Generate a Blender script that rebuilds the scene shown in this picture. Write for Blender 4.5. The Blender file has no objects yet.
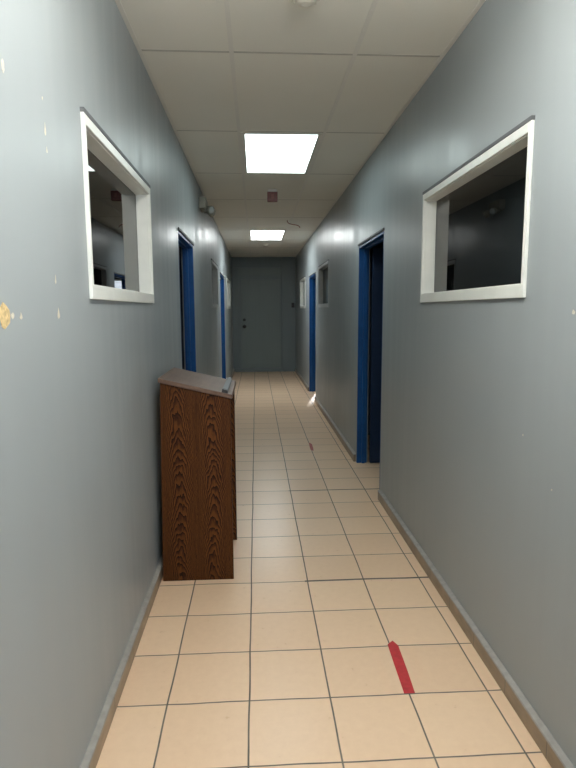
import bpy, bmesh, math, random
from mathutils import Vector, Matrix
random.seed(4)
sc = bpy.context.scene
COL = sc.collection

# ------------------------------------------------------------------ sizes (metres)
XL, XR = -0.5556, 0.9524        # corridor wall faces
H = 2.711                       # ceiling
YE, YB = 13.38, -2.6            # end wall, rear wall
TH = 0.108                       # partition thickness
ZW0, ZW1 = 1.503, 2.098         # corridor windows, outer trim
LX0, LX1 = -4.0, 4.2            # outer faces of the side rooms

# ------------------------------------------------------------------ helpers
def link(o, parent=None):
    COL.objects.link(o)
    if parent: o.parent = parent
    return o

def obj(name, bm, mat, parent=None, smooth=False, bevel=0.0, seg=2):
    bmesh.ops.recalc_face_normals(bm, faces=bm.faces[:])
    me = bpy.data.meshes.new(name)
    bm.to_mesh(me); bm.free()
    for m in (mat if isinstance(mat, (list, tuple)) else [mat]): me.materials.append(m)
    if smooth:
        for p in me.polygons: p.use_smooth = True
    o = link(bpy.data.objects.new(name, me), parent)
    if bevel:
        b = o.modifiers.new('bevel', 'BEVEL'); b.width = bevel; b.segments = seg; b.limit_method = 'ANGLE'
    return o

def box(bm, x0, x1, y0, y1, z0, z1, mi=0):
    v = [bm.verts.new((x, y, z)) for x in (x0, x1) for y in (y0, y1) for z in (z0, z1)]
    for q in ((0,1,3,2),(4,6,7,5),(0,4,5,1),(2,3,7,6),(0,2,6,4),(1,5,7,3)):
        f = bm.faces.new([v[i] for i in q]); f.material_index = mi
    return v

def boxes(*L):
    bm = bmesh.new()
    for b in L: box(bm, *b)
    return bm

def lathe(bm, prof, c=(0,0,0), axis='Z', n=28):
    """prof: (radius, height) pairs, closed at both ends"""
    rings = []
    for r, h in prof:
        ring = []
        for i in range(n):
            a = 2*math.pi*i/n
            p = (r*math.cos(a), r*math.sin(a), h)
            if axis == 'Y': p = (p[0], p[2], p[1])
            if axis == 'X': p = (p[2], p[0], p[1])
            ring.append(bm.verts.new((c[0]+p[0], c[1]+p[1], c[2]+p[2])))
        rings.append(ring)
    for a, b in zip(rings, rings[1:]):
        for i in range(n):
            bm.faces.new((a[i], a[(i+1)%n], b[(i+1)%n], b[i]))
    bm.faces.new(rings[0]); bm.faces.new(rings[-1])

def prism(bm, pts, axis, a0, a1):
    """extrude a 2D outline; axis 'Y': pts are (x,z); 'Z': (x,y); 'X': (y,z)"""
    def P(p, a):
        return {'Y': (p[0], a, p[1]), 'Z': (p[0], p[1], a), 'X': (a, p[0], p[1])}[axis]
    A = [bm.verts.new(P(p, a0)) for p in pts]; B = [bm.verts.new(P(p, a1)) for p in pts]
    n = len(pts)
    bm.faces.new(A); bm.faces.new(B)
    for i in range(n): bm.faces.new((A[i], A[(i+1)%n], B[(i+1)%n], B[i]))

def tube(bm, pts, r, n=8):
    pts = [Vector(p) for p in pts]; rings = []
    for i, p in enumerate(pts):
        d = (pts[min(i+1, len(pts)-1)] - pts[max(i-1, 0)]).normalized()
        s = d.cross(Vector((0.13, 0.2, 1))).normalized(); t = s.cross(d)
        rings.append([bm.verts.new(p + r*(math.cos(2*math.pi*k/n)*s + math.sin(2*math.pi*k/n)*t)) for k in range(n)])
    for a, b in zip(rings, rings[1:]):
        for k in range(n): bm.faces.new((a[k], a[(k+1)%n], b[(k+1)%n], b[k]))
    bm.faces.new(rings[0]); bm.faces.new(rings[-1])

def holed_wall(axis, f0, f1, u0, u1, z0, z1, holes):
    """solid wall between faces f0 and f1 of the axis, with rectangular holes (u0,u1,z0,z1)"""
    us = sorted({u0, u1, *[h[0] for h in holes], *[h[1] for h in holes]})
    zs = sorted({z0, z1, *[h[2] for h in holes], *[h[3] for h in holes]})
    us = [u for u in us if u0 <= u <= u1]; zs = [z for z in zs if z0 <= z <= z1]
    def solid(i, j):
        if not (0 <= i < len(us)-1 and 0 <= j < len(zs)-1): return False
        u = (us[i]+us[i+1])/2; z = (zs[j]+zs[j+1])/2
        return not any(h[0] < u < h[1] and h[2] < z < h[3] for h in holes)
    bm = bmesh.new(); cache = {}
    def V(f, u, z):
        k = (f, u, z)
        if k not in cache: cache[k] = bm.verts.new((f, u, z) if axis == 'X' else (u, f, z))
        return cache[k]
    for i in range(len(us)-1):
        for j in range(len(zs)-1):
            if not solid(i, j): continue
            a, b, c, d = us[i], us[i+1], zs[j], zs[j+1]
            for f in (f0, f1): bm.faces.new((V(f,a,c), V(f,b,c), V(f,b,d), V(f,a,d)))
            for (di, dj, e) in ((-1,0,((a,c),(a,d))), (1,0,((b,c),(b,d))), (0,-1,((a,c),(b,c))), (0,1,((a,d),(b,d)))):
                if not solid(i+di, j+dj):
                    (p, q), (r, s) = e
                    bm.faces.new((V(f0,p,q), V(f0,r,s), V(f1,r,s), V(f1,p,q)))
    return bm

def thing(name, label, cat, loc=(0,0,0), group=None):
    o = bpy.data.objects.new(name, None); o.location = loc; o.empty_display_size = 0.1
    link(o); tag(o, label, cat, group)
    return o
def tag(o, label, cat, group=None):
    o['label'] = label; o['category'] = cat
    if group: o['group'] = group
    return o
def struct(o, label=None, cat=None):
    o['kind'] = 'structure'
    if label: o['label'] = label
    if cat: o['category'] = cat
    return o

# ------------------------------------------------------------------ materials
class N:
    def __init__(s, name):
        s.m = bpy.data.materials.new(name); s.m.use_nodes = True
        s.t = s.m.node_tree; s.n = s.t.nodes; s.b = s.n['Principled BSDF']; s.out = s.n['Material Output']
    def node(s, typ, **k):
        n = s.n.new(typ)
        for a, v in k.items(): setattr(n, a, v)
        return n
    def put(s, sock, v):
        if hasattr(v, 'is_output') or hasattr(v, 'links'): s.t.links.new(v, sock)
        else: sock.default_value = v
    def math(s, op, a, b=None, c=None, clamp=False):
        n = s.node('ShaderNodeMath', operation=op, use_clamp=clamp)
        for i, v in enumerate((a, b, c)):
            if v is not None: s.put(n.inputs[i], v)
        return n.outputs[0]
    def pos(s):
        g = s.node('ShaderNodeNewGeometry'); return g.outputs['Position']
    def xyz(s, v):
        n = s.node('ShaderNodeSeparateXYZ'); s.put(n.inputs[0], v); return n.outputs
    def comb(s, x, y, z):
        n = s.node('ShaderNodeCombineXYZ')
        for i, v in enumerate((x, y, z)): s.put(n.inputs[i], v)
        return n.outputs[0]
    def scaled(s, v, sx, sy, sz):
        n = s.node('ShaderNodeMapping'); s.put(n.inputs[0], v); n.inputs['Scale'].default_value = (sx, sy, sz); return n.outputs[0]
    def noise(s, v, scale=5, detail=3, rough=0.5, dist=0):
        n = s.node('ShaderNodeTexNoise'); s.put(n.inputs['Vector'], v)
        n.inputs['Scale'].default_value = scale; n.inputs['Detail'].default_value = detail
        n.inputs['Roughness'].default_value = rough; n.inputs['Distortion'].default_value = dist
        return n.outputs['Fac']
    def ramp(s, f, stops):
        n = s.node('ShaderNodeValToRGB'); s.put(n.inputs[0], f)
        e = n.color_ramp.elements
        while len(e) < len(stops): e.new(0.5)
        for i, (p, c) in enumerate(stops): e[i].position = p; e[i].color = (*c, 1)
        return n.outputs[0]
    def mix(s, f, a, b):
        n = s.node('ShaderNodeMix', data_type='RGBA')
        s.put(n.inputs[0], f)
        for i, v in ((6, a), (7, b)): s.put(n.inputs[i], (*v, 1) if isinstance(v, tuple) else v)
        return n.outputs[2]
    def maprange(s, v, a, b, c, d):
        n = s.node('ShaderNodeMapRange'); s.put(n.inputs[0], v)
        for i, x in enumerate((a, b, c, d)): n.inputs[i+1].default_value = x
        return n.outputs[0]
    def bump(s, h, strength=0.2, dist=0.01):
        n = s.node('ShaderNodeBump'); s.put(n.inputs['Height'], h)
        n.inputs['Strength'].default_value = strength; n.inputs['Distance'].default_value = dist
        s.t.links.new(n.outputs[0], s.b.inputs['Normal'])
    def base(s, col, rough=0.5, metal=0.0, spec=0.5):
        s.put(s.b.inputs['Base Color'], (*col, 1) if isinstance(col, tuple) else col)
        s.put(s.b.inputs['Roughness'], rough); s.b.inputs['Metallic'].default_value = metal
        s.b.inputs['Specular IOR Level'].default_value = spec
        return s

def plain(name, col, rough=0.5, metal=0.0, spec=0.5, var=0.06, nscale=14, bump=0.05):
    k = N(name); p = k.pos(); f = k.noise(p, nscale, 4)
    lo = tuple(c*(1-var) for c in col); hi = tuple(min(1, c*(1+var)) for c in col)
    k.base(k.ramp(f, [(0.3, lo), (0.7, hi)]), rough, metal, spec)
    if bump: k.bump(k.noise(p, nscale*6, 2), bump, 0.002)
    return k.m

def wall_paint(name, col, var=0.05, rough=(0.30, 0.46), bumpy=0.05):
    """semi-gloss paint laid on in vertical roller strokes"""
    k = N(name); p = k.pos()
    st = k.noise(k.scaled(p, 13, 13, 0.8), 1.0, 2, 0.5)           # stroke columns
    fine = k.noise(k.scaled(p, 160, 160, 5), 1.0, 2)
    big = k.noise(p, 1.7, 3)
    stip = k.noise(p, 260, 2)
    lo = tuple(c*(1-var) for c in col); hi = tuple(c*(1+var) for c in col)
    k.base(k.ramp(k.math('ADD', k.math('MULTIPLY', st, .5), k.math('MULTIPLY', big, .5)), [(0.32, lo), (0.68, hi)]),
           k.maprange(k.math('ADD', k.math('MULTIPLY', big, .45), k.math('MULTIPLY', st, .55)), 0.36, 0.64, *rough), 0, 0.25)
    k.bump(k.math('ADD', stip, k.math('MULTIPLY', fine, 0.6)), bumpy, 0.002)
    return k.m

M = {}
M['wall'] = wall_paint('grey_wall_paint', (0.298, 0.329, 0.340))
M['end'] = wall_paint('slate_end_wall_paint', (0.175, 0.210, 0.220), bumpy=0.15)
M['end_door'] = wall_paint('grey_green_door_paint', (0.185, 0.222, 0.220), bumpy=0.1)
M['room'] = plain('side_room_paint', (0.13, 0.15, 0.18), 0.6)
M['rear'] = plain('rear_wall_paint', (0.45, 0.46, 0.47), 0.6)
M['blue'] = plain('blue_gloss_paint', (0.007, 0.066, 0.22), 0.38, spec=0.25, var=0.1)
M['navy'] = plain('dark_navy_door_paint', (0.006, 0.020, 0.055), 0.45, spec=0.3, var=0.1)
M['white'] = plain('white_window_paint', (0.78, 0.80, 0.76), 0.38, var=0.03)
M['greyed'] = plain('grey_window_trim', (0.42, 0.44, 0.44), 0.4, var=0.04)  # darker trim tone for the middle window of each wall
M['dark_strip'] = plain('dark_grey_head_strip', (0.10, 0.105, 0.11), 0.6)  # dark strip above the windows and doorways
M['metal'] = plain('brushed_metal', (0.32, 0.32, 0.33), 0.35, metal=0.9)
M['dark_metal'] = plain('dark_knob_metal', (0.03, 0.03, 0.032), 0.35, metal=0.6)
M['plastic'] = plain('off_white_plastic', (0.66, 0.64, 0.57), 0.45, var=0.03)
M['aged'] = plain('aged_beige_plastic', (0.25, 0.24, 0.20), 0.5, var=0.05)
M['lens'] = plain('clear_lamp_lens', (0.40, 0.41, 0.40), 0.2, var=0.1)
M['black'] = plain('black_plastic', (0.02, 0.02, 0.021), 0.5)
M['red_box'] = plain('dull_red_alarm_plastic', (0.17, 0.045, 0.042), 0.4, var=0.05)
M['alarm_lens'] = plain('alarm_lens_plastic', (0.28, 0.12, 0.11), 0.2)
M['wire'] = plain('red_brown_wire_sheath', (0.30, 0.065, 0.04), 0.5)
M['tape'] = plain('red_floor_tape_vinyl', (0.44, 0.030, 0.036), 0.5, var=0.18, nscale=40)
M['tape_worn'] = plain('worn_red_tape_vinyl', (0.42, 0.10, 0.09), 0.6, var=0.3, nscale=60)
M['grid'] = plain('ceiling_grid_metal', (0.755, 0.745, 0.69), 0.45, var=0.02)
M['tee'] = plain('cross_tee_shadow_tone', (0.50, 0.49, 0.45), 0.6)  # darker than the grid: the shadow gap at the tees put into the colour
M['plaster'] = plain('bare_plaster', (0.62, 0.58, 0.47), 0.9, var=0.12, nscale=120)
M['tan'] = plain('tan_anchor_filler', (0.58, 0.44, 0.22), 0.9, var=0.3, nscale=90)
M['bookstop'] = plain('grey_book_stop_plastic', (0.085, 0.10, 0.108), 0.5)
M['lens_white'] = plain('white_louvre_blades', (0.8, 0.8, 0.78), 0.5)

# ceiling tile
k = N('ceiling_tile'); p = k.pos()
sp = k.noise(p, 210, 3, 0.7)
k.base(k.ramp(k.math('ADD', k.math('MULTIPLY', k.noise(p, 1.1, 3), .6), k.math('MULTIPLY', sp, .4)), [(0.3, (0.78, 0.77, 0.70)), (0.7, (0.85, 0.84, 0.77))]), 0.7, 0, 0.3)
k.bump(sp, 0.12, 0.003); M['tile'] = k.m

# floor tile
k = N('beige_floor_tile'); p = k.pos(); X, Y, Z = k.xyz(p)
T = 0.3062
wob = k.noise(p, 2.1, 2)
wobx = k.math('MULTIPLY', k.math('SUBTRACT', wob, 0.5), 0.010)
woby = k.math('MULTIPLY', k.math('SUBTRACT', k.noise(k.scaled(p, 1, 1, 1), 2.7, 2), 0.5), 0.016)
u = k.math('DIVIDE', k.math('ADD', k.math('ADD', X, 0.0423), wobx), T)
v = k.math('DIVIDE', k.math('ADD', k.math('SUBTRACT', Y, 3.1517), woby), T)
def edge(w): # distance to nearest grout centre line, metres
    return k.math('MULTIPLY', k.math('ABSOLUTE', k.math('SUBTRACT', w, k.math('ROUND', w))), T)
eu, ev = edge(u), edge(v)
row = k.math('ROUND', v)
# one course was set wider: its grout line is thick on the right-hand side
def isrow(i): return k.math('COMPARE', row, float(i), 0.25)
thick = k.math('MULTIPLY', k.math('ADD', isrow(-1), isrow(4)), k.math('GREATER_THAN', u, 0.95))
gw = k.math('ADD', 0.0027, k.math('MULTIPLY', thick, 0.0065))
gu = k.maprange(eu, 0.0020, 0.0042, 1.0, 0.0)
gv = k.math('SUBTRACT', 1.0, k.math('DIVIDE', k.math('SUBTRACT', ev, k.math('MULTIPLY', gw, .75)), 0.0018), clamp=True)
g = k.math('MAXIMUM', gu, gv, clamp=True)
cell = k.node('ShaderNodeTexWhiteNoise', noise_dimensions='3D')
k.put(cell.inputs['Vector'], k.comb(k.math('FLOOR', u), k.math('FLOOR', v), 0.0))
mott = k.noise(p, 30, 5, 0.65)
tint = k.math('ADD', k.math('MULTIPLY', cell.outputs['Value'], .35), k.math('MULTIPLY', mott, .65))
tile = k.ramp(tint, [(0.25, (0.74, 0.53, 0.36)), (0.75, (0.81, 0.60, 0.415))])
grout = k.ramp(k.noise(p, 9, 3), [(0.3, (0.085, 0.075, 0.065)), (0.7, (0.17, 0.145, 0.12))])
k.base(k.mix(g, tile, grout), k.math('ADD', k.maprange(mott, 0.3, 0.7, 0.27, 0.36), k.math('MULTIPLY', g, 0.4)), 0, 0.5)
k.bump(k.math('ADD', k.math('MULTIPLY', g, -1.0), k.math('MULTIPLY', mott, 0.06)), 0.5, 0.0025)
M['floor'] = k.m

# baseboard: the same tile cut into strips, with joints
k = N('beige_baseboard_tile'); p = k.pos(); X, Y, Z = k.xyz(p)
v = k.math('DIVIDE', k.math('SUBTRACT', Y, 3.12), T)
e = k.math('MULTIPLY', k.math('ABSOLUTE', k.math('SUBTRACT', v, k.math('ROUND', v))), T)
g = k.maprange(e, 0.0015, 0.0035, 1, 0)
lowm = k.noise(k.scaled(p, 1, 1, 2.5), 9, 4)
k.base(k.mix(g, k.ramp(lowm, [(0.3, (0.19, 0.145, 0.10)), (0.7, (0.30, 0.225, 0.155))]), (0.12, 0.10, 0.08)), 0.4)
k.bump(k.math('MULTIPLY', g, -1), 0.4, 0.002); M['base'] = k.m
M['ledge'] = plain('baseboard_top_mortar', (0.30, 0.29, 0.27), 0.6, var=0.12, nscale=30)

# oak grain laminate for the lectern: cathedral arches in two columns
k = N('dark_oak_laminate'); p = k.pos(); X, Y, Z = k.xyz(p)
wander = k.math('MULTIPLY', k.math('SUBTRACT', k.noise(k.scaled(p, .2, .2, 3.0), 1, 2), .5), 0.07)
s = k.math('ADD', k.math('ADD', X, k.math('MULTIPLY', Y, 0.55)), wander)
dxn = k.math('SUBTRACT', k.math('PINGPONG', k.math('ADD', s, 0.075), 0.089), 0.0)
nz = k.noise(k.scaled(p, 14, 14, 5), 1, 4, 0.6)
arch = k.math('ADD', k.math('ADD', k.math('MULTIPLY', Z, 19.0), k.math('MULTIPLY', k.math('MULTIPLY', dxn, dxn), 1150.0)), k.math('MULTIPLY', nz, 4.8))
saw = k.math('FRACT', arch)
band = k.math('POWER', saw, 2.2)
pores = k.noise(k.scaled(p, 330, 330, 9), 1, 3, 0.6)
streak = k.noise(k.scaled(p, 40, 40, 0.7), 1, 3)
val = k.math('ADD', k.math('MULTIPLY', band, 0.5), k.math('ADD', k.math('MULTIPLY', pores, 0.36), k.math('MULTIPLY', streak, 0.22)))
k.base(k.ramp(val, [(0.26, (0.105, 0.036, 0.0065)), (0.44, (0.046, 0.0135, 0.0025)), (0.68, (0.009, 0.003, 0.001))]), 0.5, 0, 0.15)
k.bump(pores, 0.08, 0.001); M['oak'] = k.m
k = N('worn_brown_laminate'); p = k.pos()
f = k.math('ADD', k.math('MULTIPLY', k.noise(k.scaled(p, 60, 5, 60), 1, 4), .5), k.math('MULTIPLY', k.noise(p, 7, 4), .5))
k.base(k.ramp(f, [(0.3, (0.088, 0.050, 0.034)), (0.7, (0.14, 0.085, 0.059))]), 0.5, 0, 0.35); M['top'] = k.m

# window glass: tinted dark so the rooms beyond stay dim, mirror-like towards grazing
def glass(name, tint):
    k = N(name)
    fr = k.node('ShaderNodeFresnel'); fr.inputs['IOR'].default_value = 2.0
    geo = k.node('ShaderNodeNewGeometry')
    fac = k.math('MULTIPLY', fr.outputs[0], k.math('SUBTRACT', 1.0, geo.outputs['Backfacing']))
    tr = k.node('ShaderNodeBsdfTransparent'); tr.inputs[0].default_value = (*tint, 1)
    gl = k.node('ShaderNodeBsdfGlossy'); gl.inputs['Roughness'].default_value = 0.015
    mx = k.node('ShaderNodeMixShader'); k.put(mx.inputs[0], fac)
    k.t.links.new(tr.outputs[0], mx.inputs[1]); k.t.links.new(gl.outputs[0], mx.inputs[2])
    k.t.links.new(mx.outputs[0], k.out.inputs[0])
    k.n.remove(k.b)
    return k.m
M['glass'] = glass('window_glass', (0.13, 0.16, 0.17))

# lamp diffuser: prismatic acrylic with tubes behind
def lamp(name, power, col):
    k = N(name)
    k.base((0.85, 0.88, 0.88), 0.4)
    k.b.inputs['Emission Color'].default_value = (*col, 1)
    k.b.inputs['Emission Strength'].default_value = power
    return k.m
LAMP_ADDED, LAMP_MID, LAMP_FAR = lamp('added_lamp_diffuser', 33.0, (1.0, 0.99, 0.95)), lamp('lamp_diffuser_old_tubes', 6.0, (0.84, 1.0, 0.99)), lamp('lamp_diffuser', 20.0, (0.95, 1.0, 0.99))

# ------------------------------------------------------------------ setting: floor, walls, ceiling
struct(obj('floor', boxes((LX0, LX1, YB-0.1, 15.2, -0.1, 0)), M['floor']), 'beige square floor tiles with dark grout lines', 'floor')

LW = [(1.915, 3.052), (7.16, 8.24), (10.93, 12.25)]          # left windows (outer trim)
RW = [(1.930, 3.168), (7.26, 8.41), (10.70, 11.90)]          # right windows
LD = [(4.165, 5.15), (8.945, 10.06)]                         # left door openings
RD = [(4.155, 5.18), (8.88, 9.96)]                           # right door openings
YL = 0.45                                                    # unseen lobby added from here back, to bring daylight to the near end
ZD = 2.045
IN = 0.034                                                   # casing overlaps the hole by this
def holes(W, D):
    return [(a+.017, b-.017, ZW0+.034, ZW1-.026) for a, b in W] + [(a, b, 0, ZD) for a, b in D]
struct(obj('wall_left', holed_wall('X', XL, XL-TH, YB, 15.2, 0, H+0.2, holes(LW, LD)), M['wall']), 'grey painted corridor wall on the left with chipped paint', 'wall')
struct(obj('wall_right', holed_wall('X', XR, XR+TH, YL, 15.2, 0, H+0.2, holes(RW, RD)), M['wall']), 'grey painted corridor wall on the right', 'wall')
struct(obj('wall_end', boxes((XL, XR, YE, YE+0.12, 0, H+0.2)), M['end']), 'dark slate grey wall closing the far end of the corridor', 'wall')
# rear wall behind the viewer, with an unseen entrance added to let daylight in
struct(obj('wall_rear', holed_wall('Y', YB-0.12, YB, XL-TH, LX1, 0, H+0.2, [(0.2, 3.4, 0.0, 2.45)]), M['rear']))

# ceiling: recessed tiles, and the exposed metal grid as a part
GX = [-0.103, 0.504]
GY = [2.91 + 1.21*i for i in range(-5, 10) if YB < 2.91 + 1.21*i < YE]
ceil = struct(obj('ceiling', boxes((XL-0.01, XR+0.01, YB, YE, H+0.003, H+0.06)), M['tile']), 'suspended ceiling of off-white tiles in a thin metal grid', 'ceiling')
bm = bmesh.new()
for x in GX: box(bm, x-0.011, x+0.011, YB, YE, H, H+0.006)
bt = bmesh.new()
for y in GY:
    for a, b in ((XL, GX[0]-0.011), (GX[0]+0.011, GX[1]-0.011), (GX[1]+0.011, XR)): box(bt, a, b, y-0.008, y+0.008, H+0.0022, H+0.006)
for x0, x1 in ((XL, XL+0.02), (XR-0.02, XR)): box(bm, x0, x1, YB, YE, H, H+0.006)
box(bm, XL, XR, YE-0.02, YE, H, H+0.008)
obj('ceiling_grid', bm, M['grid'], ceil)
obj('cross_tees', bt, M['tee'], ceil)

# side rooms behind the partitions
RYM = 6.35
def room(side, xi, xo, louvre):
    s = 1 if xo > xi else -1
    RY0 = YL if s > 0 else YB
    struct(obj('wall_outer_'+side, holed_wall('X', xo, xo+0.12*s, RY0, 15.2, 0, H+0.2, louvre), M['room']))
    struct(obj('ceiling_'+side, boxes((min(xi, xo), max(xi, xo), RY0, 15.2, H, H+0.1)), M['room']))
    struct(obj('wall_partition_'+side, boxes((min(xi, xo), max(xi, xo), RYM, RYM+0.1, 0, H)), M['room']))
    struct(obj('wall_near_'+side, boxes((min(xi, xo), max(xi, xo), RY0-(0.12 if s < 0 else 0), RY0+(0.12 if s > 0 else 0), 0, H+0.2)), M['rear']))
LV_R = (8.7, 10.7, 0.9, 2.2); LV_L = (8.8, 10.4, 1.0, 2.1)
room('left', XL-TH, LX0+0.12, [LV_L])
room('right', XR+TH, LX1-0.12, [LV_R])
struct(obj('wall_far_left', boxes((LX0, XL-TH, 15.1, 15.2, 0, H+0.2)), M['room']))
LV_E = (1.35, 2.7, 0.9, 2.3)
struct(obj('wall_far_right', holed_wall('Y', 15.1, 15.2, XR+TH, LX1, 0, H+0.2, [LV_E]), M['room']))

struct(obj('wall_added_lobby', boxes((LX1-.12, LX1, YB, YL, 0, H+.2)), M['rear']))  # shell of the added lobby, out of view, for daylight from behind
struct(obj('ceiling_added_lobby', boxes((XR+.01, LX1-.12, YB, YL, H+.006, H+.1)), M['tile']))
# louvred windows of the daylit right and left rooms
def louvre(n, axis, f, a, b, z0, z1):
    w = thing('window_%d' % n, None, 'window'); del w['label']; struct(w)
    bm = bmesh.new()
    B = (lambda u0, u1, d0, d1, p, q: box(bm, f+d0, f+d1, u0, u1, p, q)) if axis == 'X' else (lambda u0, u1, d0, d1, p, q: box(bm, u0, u1, f+d0, f+d1, p, q))
    B(a, a+.04, 0, .1, z0, z1); B(b-.04, b, 0, .1, z0, z1); B(a+.04, b-.04, 0, .1, z0, z0+.04); B(a+.04, b-.04, 0, .1, z1-.04, z1)
    obj('frame', bm, M['white'], w)
    bm = bmesh.new(); z = z0+.1
    B = (lambda u0, u1, d0, d1, p, q: box(bm, f+d0, f+d1, u0, u1, p, q)) if axis == 'X' else (lambda u0, u1, d0, d1, p, q: box(bm, u0, u1, f+d0, f+d1, p, q))
    while z < z1-.06:
        B(a+.04, b-.04, .02, .08, z, z+.006); z += .11
    obj('louvre_blades', bm, M['lens_white'], w)
louvre(7, 'X', LX1-0.115, *LV_R); louvre(8, 'X', LX0+0.015, *LV_L); louvre(9, 'Y', 15.1, *LV_E)

# baseboards, interrupted at the doors: tile strip with a mortar ledge on top
def baseboard(side, X, s, doors):
    segs, y = [], YB
    for a, b in doors: segs.append((y, a-0.03)); y = b+0.03
    segs.append((y, YE))
    bm = bmesh.new()
    for a, b in segs: box(bm, min(X, X+s*.022), max(X, X+s*.022), a, b, 0, 0.066)
    o = struct(obj('baseboard_'+side, bm, M['base'], bevel=0.002), 'tan tile baseboard along the %s wall' % side, 'baseboard')
    bm = bmesh.new()
    for a, b in segs: prism(bm, [(X, .066), (X+s*.0235, .066), (X+s*.021, .072), (X, .077)], 'Y', a, b)
    obj('top_ledge', bm, M['ledge'], o)
baseboard('left', XL, 1, LD); baseboard('right', XR, -1, RD)

# ------------------------------------------------------------------ corridor windows
def window(n, X, s, a, b, label, mat):
    """s = +1: the room lies towards -x (left wall); trim faces the corridor"""
    w = struct(thing('window_%d' % n, label, 'window', (X, (a+b)/2, ZW0)))
    z0, z1 = 0.0, ZW1-ZW0; h = (b-a)/2
    def ring(bm, d0, d1, o, i):
        """frame between depths d0..d1 (positive = into the wall); insets of (sides, bottom, top), outer o and inner i"""
        x0, x1 = sorted((-s*d0, -s*d1))
        box(bm, x0, x1, -h+o[0], -h+i[0], z0+o[1], z1-o[2]); box(bm, x0, x1, h-i[0], h-o[0], z0+o[1], z1-o[2])
        box(bm, x0, x1, -h+i[0], h-i[0], z0+o[1], z0+i[1]); box(bm, x0, x1, -h+i[0], h-i[0], z1-i[2], z1-o[2])
    HO = (.0172, .0342, .0262)
    bm = bmesh.new(); ring(bm, -0.012, 0.0, (0, 0, 0), (.022, .048, .034)); obj('casing', bm, mat, w, bevel=0.002)
    bm = bmesh.new(); ring(bm, 0.0, 0.060, HO, (.026, .051, .038)); obj('reveal', bm, mat, w, bevel=0.001)
    bm = bmesh.new(); ring(bm, 0.067, 0.104, HO, (.036, .058, .048)); obj('inner_frame', bm, mat, w, bevel=0.002)
    bm = bmesh.new(); x0, x1 = sorted((-s*0.0605, -s*0.0660)); box(bm, x0, x1, -h+.0175, h-.0175, z0+.0345, z1-.0265)
    obj('pane', bm, M['glass'], w)
    bm = bmesh.new(); x0, x1 = sorted((s*0.0, s*0.0135)); box(bm, x0, x1, -h, h, z1+.0005, z1+.014)
    obj('head_strip', bm, M['dark_strip'], w)
nm = ['nearest window in the left wall, white frame and dark glass', 'middle grey framed window of the left wall, between the two blue doorways', 'farthest window of the left wall, past the second blue doorway']
for i, (a, b) in enumerate(LW): window(1+i, XL, 1, a, b, nm[i], M['greyed'] if i == 1 else M['white'])
nm = ['nearest window in the right wall, white frame and dark glass', 'middle grey framed window of the right wall, between the two blue doorways', 'farthest window of the right wall, past the second blue doorway']
for i, (a, b) in enumerate(RW): window(4+i, XR, -1, a, b, nm[i], M['greyed'] if i == 1 else M['white'])

# ------------------------------------------------------------------ blue door frames, open leaves
def doorway(n, X, s, a, b, label, leaf, fd=TH-.012):
    d = struct(thing('door_%d' % n, label, 'door', (X, (a+b)/2, 0)))
    h = (b-a)/2; F = 0.022
    def bx(bm, d0, d1, y0, y1, p, q):
        x0, x1 = sorted((-s*d0, -s*d1)); box(bm, x0, x1, y0, y1, p, q)
    bm = bmesh.new()
    for y0, y1 in ((-h, -h+F), (h-F, h)): bx(bm, .001, fd, y0, y1, 0, ZD-F)
    bx(bm, .001, fd, -h, h, ZD-F, ZD)
    for y0, y1 in ((-h+F, -h+F+.016), (h-F-.016, h-F)): bx(bm, .045, .075, y0, y1, 0, ZD-F)  # door stops
    bx(bm, .045, .075, -h+F+.016, h-F-.016, ZD-F-.016, ZD-F)
    obj('door_frame', bm, M['blue'], d, bevel=0.002)
    bm = bmesh.new(); bx(bm, -.0095, -.0005, -h-.004, h+.004, ZD+.0005, ZD+.016); obj('head_strip', bm, M['dark_strip'], d)
    if leaf:
        # hinged at the far jamb, swung into the room
        bm = bmesh.new(); bx(bm, TH+.012, TH+.012+2*h-.07, h-F-.048, h-F-.006, .012, ZD-F-.004)
        l = obj('door_leaf', bm, M['navy'], d, bevel=0.002); l['label'] = 'dark navy door leaf swung open'
        bm = bmesh.new(); x = -s*(TH+2*h-.12)
        lathe(bm, [(.026, 0), (.026, -.008), (.010, -.012), (.010, -.035), (.024, -.042), (.027, -.055), (.018, -.066)], (x, h-F-.0485, 1.0), 'Y')
        obj('knob', bm, M['metal'], l, smooth=True)
doorway(1, XL, 1, *LD[0], 'nearest doorway on the left, deep blue frame, just past the lectern', True)
doorway(2, XL, 1, *LD[1], 'far doorway on the left, bright blue frame', False, TH+.03)
doorway(3, XR, -1, *RD[0], 'nearest doorway on the right, blue frame opening to a dark room', True)
doorway(4, XR, -1, *RD[1], 'far doorway on the right, blue frame with light spilling out', False, TH+.03)

# ------------------------------------------------------------------ end of the corridor: door in a painted frame
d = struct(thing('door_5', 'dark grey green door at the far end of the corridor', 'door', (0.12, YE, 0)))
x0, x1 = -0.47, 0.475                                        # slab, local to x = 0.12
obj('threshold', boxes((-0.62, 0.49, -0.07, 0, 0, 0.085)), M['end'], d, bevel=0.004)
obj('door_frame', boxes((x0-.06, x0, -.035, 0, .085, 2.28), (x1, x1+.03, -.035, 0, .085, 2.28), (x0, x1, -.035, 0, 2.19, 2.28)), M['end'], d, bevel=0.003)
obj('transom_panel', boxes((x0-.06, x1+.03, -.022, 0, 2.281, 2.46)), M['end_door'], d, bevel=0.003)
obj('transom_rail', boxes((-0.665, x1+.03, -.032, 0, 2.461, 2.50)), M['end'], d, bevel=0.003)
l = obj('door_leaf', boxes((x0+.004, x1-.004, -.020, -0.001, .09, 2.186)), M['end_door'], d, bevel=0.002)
obj('top_rail', boxes((x0+.004, x1-.004, -.026, -.0205, 2.06, 2.186)), M['end_door'], l, bevel=0.002)
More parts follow.
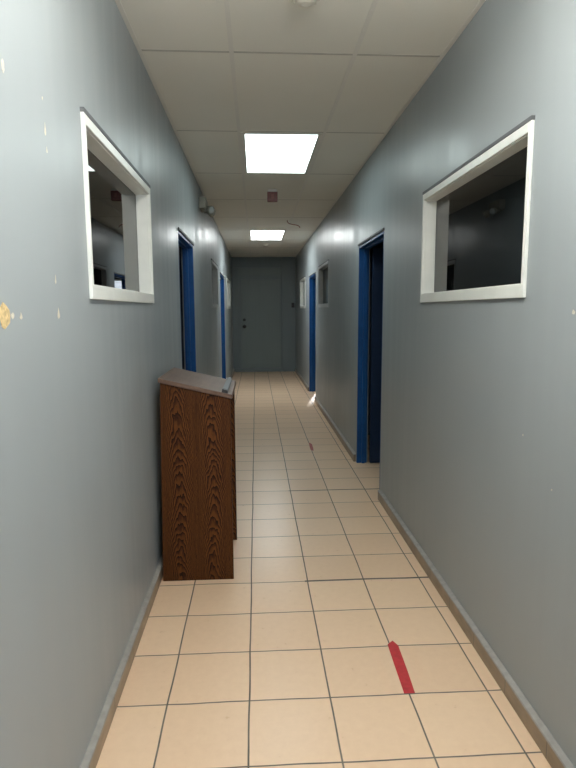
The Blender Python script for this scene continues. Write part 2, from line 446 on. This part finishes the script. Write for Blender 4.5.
obj('kick_rail', boxes((x0+.004, x1-.004, -.026, -.0205, .09, .17)), M['end_door'], l, bevel=0.002)
bm = bmesh.new(); lathe(bm, [(.044, 0), (.044, -.008), (.018, -.014), (.018, -.035), (.036, -.045), (.042, -.060), (.028, -.076)], (-.395, -.0205, 1.09), 'Y')
obj('knob', bm, M['dark_metal'], l, smooth=True)
bm = bmesh.new(); lathe(bm, [(.034, 0), (.034, -.012), (.026, -.018)], (-.395, -.0205, 1.245), 'Y')
obj('deadbolt', bm, M['dark_metal'], l, smooth=True)
struct(obj('trim_1', boxes((0.63, XR, YE-0.06, YE, 0, H)), M['end'], bevel=0.004), 'slate grey pier to the right of the end door', 'pier')

# wall switch on the pier
sw = thing('light_switch', 'small dark switch plate on the pier beside the end door', 'light switch', (0.885, YE-0.06, 1.585))
obj('plate', boxes((-.035, .035, -.006, 0, -.057, .057)), M['dark_metal'], sw, bevel=0.002)
obj('toggle', boxes((-.009, .009, -.016, -.006, -.018, .018)), M['black'], sw, bevel=0.002)

# ------------------------------------------------------------------ ceiling lights
def troffer(y0, label, mat):
    t = thing('ceiling_light', label, 'ceiling light', ((GX[0]+GX[1])/2, y0+0.605, H), 'recessed ceiling lights')
    w, l = (GX[1]-GX[0])/2-.0115, 0.605-.0105
    bm = boxes((-w, w, -l, -l+.036, -.002, .0055), (-w, w, l-.036, l, -.002, .0055), (-w, -w+.030, -l+.036, l-.036, -.002, .0055), (w-.030, w, -l+.036, l-.036, -.002, .0055))
    obj('frame', bm, M['grid'], t)
    obj('diffuser', boxes((-w+.030, w-.030, -l+.036, l-.036, .001, .005)), mat, t)
    return t
troffer(4.12, 'nearer of the two lit rectangular ceiling lights in the corridor', LAMP_MID)
troffer(8.96, 'farther of the two lit rectangular ceiling lights in the corridor', LAMP_FAR)
# overhead, out of view: suspended fitting added to brighten the near ceiling and walls
t = thing('ceiling_light', 'unseen suspended ceiling light added overhead to brighten the near end', 'ceiling light', (0.2, 1.08, H), 'added ceiling lights')
for y in (-.5, .5):
    bm = bmesh.new(); lathe(bm, [(.028, .003), (.028, -.012), (.006, -.016), (.006, -.130)], (0, y, 0), n=14); obj('added_lamp_rod', bm, M['metal'], t)
bm = bmesh.new(); prism(bm, [(-.11, -.135), (.11, -.135), (.13, -.165), (.09, -.20), (-.09, -.20), (-.13, -.165)], 'Y', -.60, .60)
obj('diffuser', bm, LAMP_ADDED, t)

# ------------------------------------------------------------------ ceiling and wall devices
def detector(loc, r, label):
    t = thing('smoke_detector', label, 'smoke detector', loc, 'smoke detectors')
    bm = bmesh.new(); lathe(bm, [(r, 0), (r, -.010), (r*.94, -.014)]); obj('base', bm, M['plastic'], t, smooth=False)
    bm = bmesh.new(); lathe(bm, [(r*.86, -.014), (r*.84, -.026), (r*.62, -.036), (r*.58, -.044), (r*.3, -.050)]); h_ = obj('sensor_head', bm, M['plastic'], t, smooth=False)
    for i in range(10):
        a = 2*math.pi*i/10; c, s_ = math.cos(a)*r*.80, math.sin(a)*r*.80
        obj('vent_rib', boxes((c-.006, c+.006, s_-.006, s_+.006, -.034, -.022)), M['plastic'], h_)
detector((0.213, 2.375, H+.006), 0.062, 'round white smoke detector cut off by the top of the frame')
detector((0.205, 10.75, H+.006), 0.075, 'white smoke detector just beyond the farther ceiling light')

st = thing('fire_alarm', 'dull red fire alarm box hanging from the ceiling', 'fire alarm', (0.189, 6.03, H+.003))
obj('mounting_plate', boxes((-.045, .045, -.026, .05, -.022, 0)), M['grid'], st)
obj('body', boxes((-.053, .053, -.028, .03, -.120, -.0225)), M['red_box'], st, bevel=0.006, seg=3)
obj('strobe_lens', boxes((-.016, .016, -.038, -.028, -.090, -.045)), M['alarm_lens'], st, bevel=0.004)

em = thing('emergency_light', 'off white twin head emergency light high on the left wall', 'emergency light', (XL, 5.90, 2.53))
obj('body', boxes((0, .070, -.13, .13, -.05, .06)), M['aged'], em, bevel=0.01, seg=3)
for y in (-.075, .075):
    bm = bmesh.new(); lathe(bm, [(.014, 0), (.014, -.016)], (.050, y, -.0505)); ar = obj('swivel', bm, M['aged'], em)
    bm = bmesh.new(); lathe(bm, [(.020, -.03), (.032, 0), (.040, .03), (.041, .042), (.037, .043)], (0, 0, 0), 'X')
    R = Matrix.Rotation(math.radians(25), 4, 'Y') @ Matrix.Rotation(math.radians(-35 if y < 0 else 35), 4, 'Z')
    bmesh.ops.transform(bm, matrix=Matrix.Translation((.092, y, -.050)) @ R, verts=bm.verts[:])
    hd = obj('lamp_head', bm, M['aged'], em, smooth=True)
    bm = bmesh.new(); lathe(bm, [(.036, .0435), (.028, .050), (.012, .053)], (0, 0, 0), 'X')
    bmesh.ops.transform(bm, matrix=Matrix.Translation((.092, y, -.050)) @ R, verts=bm.verts[:])
    obj('lens', bm, M['lens'], hd, smooth=True)

bm = bmesh.new()
P = [(0.455, 8.0, H+.01), (0.456, 8.0, H-.015), (0.475, 7.99, H-.040), (0.51, 7.98, H-.052), (0.555, 7.98, H-.058), (0.60, 7.97, H-.070), (0.625, 7.97, H-.085), (0.632, 7.97, H-.105)]
tube(bm, P, 0.005)
tag(obj('hanging_wire', bm, M['wire'], smooth=True), 'thin red brown wire dangling loose from the ceiling', 'wire')

# ------------------------------------------------------------------ lectern, turned side-on against the left wall
LYN, LYF = 2.895, 3.44
lx0, lx1 = -0.513, -0.139
lc = thing('lectern', 'dark oak laminate lectern with sloping top standing against the left wall', 'lectern', ((lx0+lx1)/2, (LYN+LYF)/2, 0))
def LB(x): return 1.094 - (x-lx0)*0.240                    # underside of the sloping top
def rel(bm):
    bmesh.ops.translate(bm, vec=(-(lx0+lx1)/2, -(LYN+LYF)/2, 0), verts=bm.verts[:]); return bm
for ya, yb in ((LYN, LYN+.019), (LYF-.019, LYF)):
    bm = bmesh.new(); prism(bm, [(lx0-.010, 0), (lx1, 0), (lx1, LB(lx1)), (lx0+.010, LB(lx0+.010))], 'Y', ya, yb)
    obj('side_panel', rel(bm), M['oak'], lc, bevel=0.0015)
bm = bmesh.new(); prism(bm, [(lx0-.009, .001), (lx0+.009, .001), (lx0+.029, LB(lx0+.029)), (lx0+.011, LB(lx0+.011))], 'Y', LYN+.0192, LYF-.0192)
obj('front_panel', rel(bm), M['oak'], lc)
for z in (0.08, 0.55, 0.82):
    obj('shelf', rel(boxes((lx0+.0295, lx1-.09, LYN+.0192, LYF-.0192, z, z+.019))), M['oak'], lc, bevel=0.0015)
ov = 0.010
bm = bmesh.new(); a, b = lx0+.002, lx1+ov
prism(bm, [(a, LB(a)+.0004), (b, LB(b)+.0004), (b, LB(b)+.024), (a, LB(a)+.024)], 'Y', LYN-ov, LYF+ov)
tp = obj('top_board', rel(bm), M['top'], lc, bevel=0.003)
bm = bmesh.new(); a, b = lx1-.044, lx1-.014
prism(bm, [(a, LB(a)+.0243), (b, LB(b)+.0243), (b, LB(b)+.040), (a+.004, LB(a)+.042)], 'Y', LYN+.0305, LYF-.01)
bs = obj('book_stop', rel(bm), M['bookstop'], tp, bevel=0.002); bs['label'] = 'grey strip along the lower edge of the top'
bm = bmesh.new(); prism(bm, [(a-.001, LB(a)+.0243), (b+.001, LB(b)+.0243), (b+.001, LB(b)+.040), (a+.003, LB(a)+.042)], 'Y', LYN-.009, LYN+.03)
obj('end_cap', rel(bm), M['black'], tp)['label'] = 'black end of the grey strip'

# ------------------------------------------------------------------ tape on the floor
def tape(pts, mat, label, group='red floor tape strips'):
    cx = sum(p[0] for p in pts)/len(pts); cy = sum(p[1] for p in pts)/len(pts)
    bm = bmesh.new(); prism(bm, [(p[0]-cx, p[1]-cy) for p in pts], 'Z', 0.0002, 0.0012)
    o = obj('floor_tape', bm, mat); o.location = (cx, cy, 0)
    tag(o, label, 'floor tape', group)
tape([(.551, 1.930), (.593, 1.930), (.600, 2.06), (.606, 2.235), (.590, 2.272), (.561, 2.245), (.556, 2.10)], M['tape'], 'long bright red tape strip with a pointed end on the near floor tiles')
tape([(.560, 5.70), (.588, 5.66), (.596, 5.80), (.598, 5.96), (.572, 6.03), (.563, 5.86)], M['tape_worn'], 'short worn red tape patch farther down the corridor floor')

# ------------------------------------------------------------------ chipped paint: bare plaster patches (parts of the walls)
def chip(wall, X, s, y, z, outline, mat, d=0.0008, name='paint_chip'):
    q = 1.0 if name == 'anchor_hole' else 0.72
    bm = bmesh.new(); prism(bm, [(y+p[0]*q, z+p[1]*q) for p in outline], 'X', X, X+s*d)
    return obj(name, bm, mat, wall)
def blob(rx, rz, n=11, j=0.25):
    return [(rx*(1+random.uniform(-j, j))*math.cos(2*math.pi*i/n), rz*(1+random.uniform(-j, j))*math.sin(2*math.pi*i/n)) for i in range(n)]
drop = lambda w, h: [(-w, -h*.6), (-w*.3, -h), (w*.6, -h*.85), (w, -h*.5), (w*.7, h*.1), (w*.1, h), (-w*.4, h*.2)]
WL = bpy.data.objects['wall_left']; WR = bpy.data.objects['wall_right']
chip(WL, XL, 1, 1.272, 1.453, blob(.030, .026), M['tan'], .0015, 'anchor_hole')['label'] = 'tan filler in a broken out anchor hole'
chip(WL, XL, 1, 1.313, 1.453, blob(.010, .010), M['plaster'])
chip(WL, XL, 1, 1.358, 1.452, drop(.011, .012), M['plaster'])
chip(WL, XL, 1, 1.612, 1.457, drop(.013, .022), M['plaster'])
chip(WL, XL, 1, 1.604, 1.551, drop(.007, .018), M['plaster'])
chip(WL, XL, 1, 1.592, 1.945, drop(.008, .024), M['plaster'])
chip(WL, XL, 1, 1.596, 1.893, drop(.006, .012), M['plaster'])
chip(WL, XL, 1, 1.352, 2.005, blob(.008, .020), M['plaster'])
chip(WL, XL, 1, 1.585, 2.02, blob(.004, .006), M['plaster'])
chip(WR, XR, -1, 1.628, 1.452, blob(.010, .011), M['plaster'])
chip(WR, XR, -1, 1.900, 1.014, blob(.006, .005), M['plaster'])
chip(WR, XR, -1, 1.69, 0.88, blob(.004, .004), M['plaster'])

# ------------------------------------------------------------------ daylight and portals
w = bpy.data.worlds.new('daylight'); sc.world = w; w.use_nodes = True
bg = w.node_tree.nodes['Background']; bg.inputs[0].default_value = (0.80, 0.90, 1.0, 1); bg.inputs[1].default_value = 3.0
def portal(name, loc, rot, sx, sy):
    L = bpy.data.lights.new(name, 'AREA'); L.shape = 'RECTANGLE'; L.size = sx; L.size_y = sy; L.cycles.is_portal = True
    o = bpy.data.objects.new(name, L); o.location = loc; o.rotation_euler = rot; COL.objects.link(o)
R = math.radians
portal('daylight_entrance', (1.8, YB-.13, 1.23), (R(90), 0, 0), 3.2, 2.45)         # -Z axis -> +Y
portal('daylight_room_right', (LX1+.02, 9.7, 1.55), (R(90), 0, R(90)), 2.0, 1.3)   # -> -X
portal('daylight_room_left', (LX0-.02, 9.6, 1.55), (R(90), 0, R(-90)), 1.6, 1.1)   # -> +X
portal('daylight_room_far', (2.02, 15.22, 1.6), (R(90), 0, R(180)), 1.35, 1.4)     # -> -Y

# low morning sun through the end window of the right-hand room: a streak of light at its far doorway
L = bpy.data.lights.new('sun', 'SUN'); L.energy = 5.0; L.angle = R(2.5); L.color = (1.0, 0.97, 0.96)
o = bpy.data.objects.new('sun', L); COL.objects.link(o)
o.rotation_euler = Vector((-0.22, -1.0, -0.35)).to_track_quat('-Z', 'Y').to_euler()

# ------------------------------------------------------------------ camera
cam = bpy.data.cameras.new('camera'); co = bpy.data.objects.new('camera', cam); COL.objects.link(co)
cam.sensor_fit = 'VERTICAL'; cam.sensor_height = 24.0; cam.lens = 555.1/768*24.0; cam.clip_start = 0.02
pi_, ya, ro = 0.1317, 0.0568, -0.005
fw = Vector((math.sin(ya)*math.cos(pi_), math.cos(ya)*math.cos(pi_), -math.sin(pi_)))
r = Vector((math.cos(ya), -math.sin(ya), 0)); u = r.cross(fw)
r2 = r*math.cos(ro) + u*math.sin(ro); u2 = r2.cross(fw)
co.matrix_world = Matrix(((r2.x, u2.x, -fw.x, 0), (r2.y, u2.y, -fw.y, 0), (r2.z, u2.z, -fw.z, 1.4616), (0, 0, 0, 1)))
sc.camera = co

# ------------------------------------------------------------------ rendering look
vs = sc.view_settings
vs.view_transform = 'Standard'; vs.look = 'None'; vs.exposure = 0.05; vs.gamma = 1.0; vs.use_curve_mapping = False
sc.cycles.max_bounces = 14; sc.cycles.diffuse_bounces = 8; sc.cycles.glossy_bounces = 6; sc.cycles.transparent_max_bounces = 16
sc.cycles.sample_clamp_indirect = 6.0
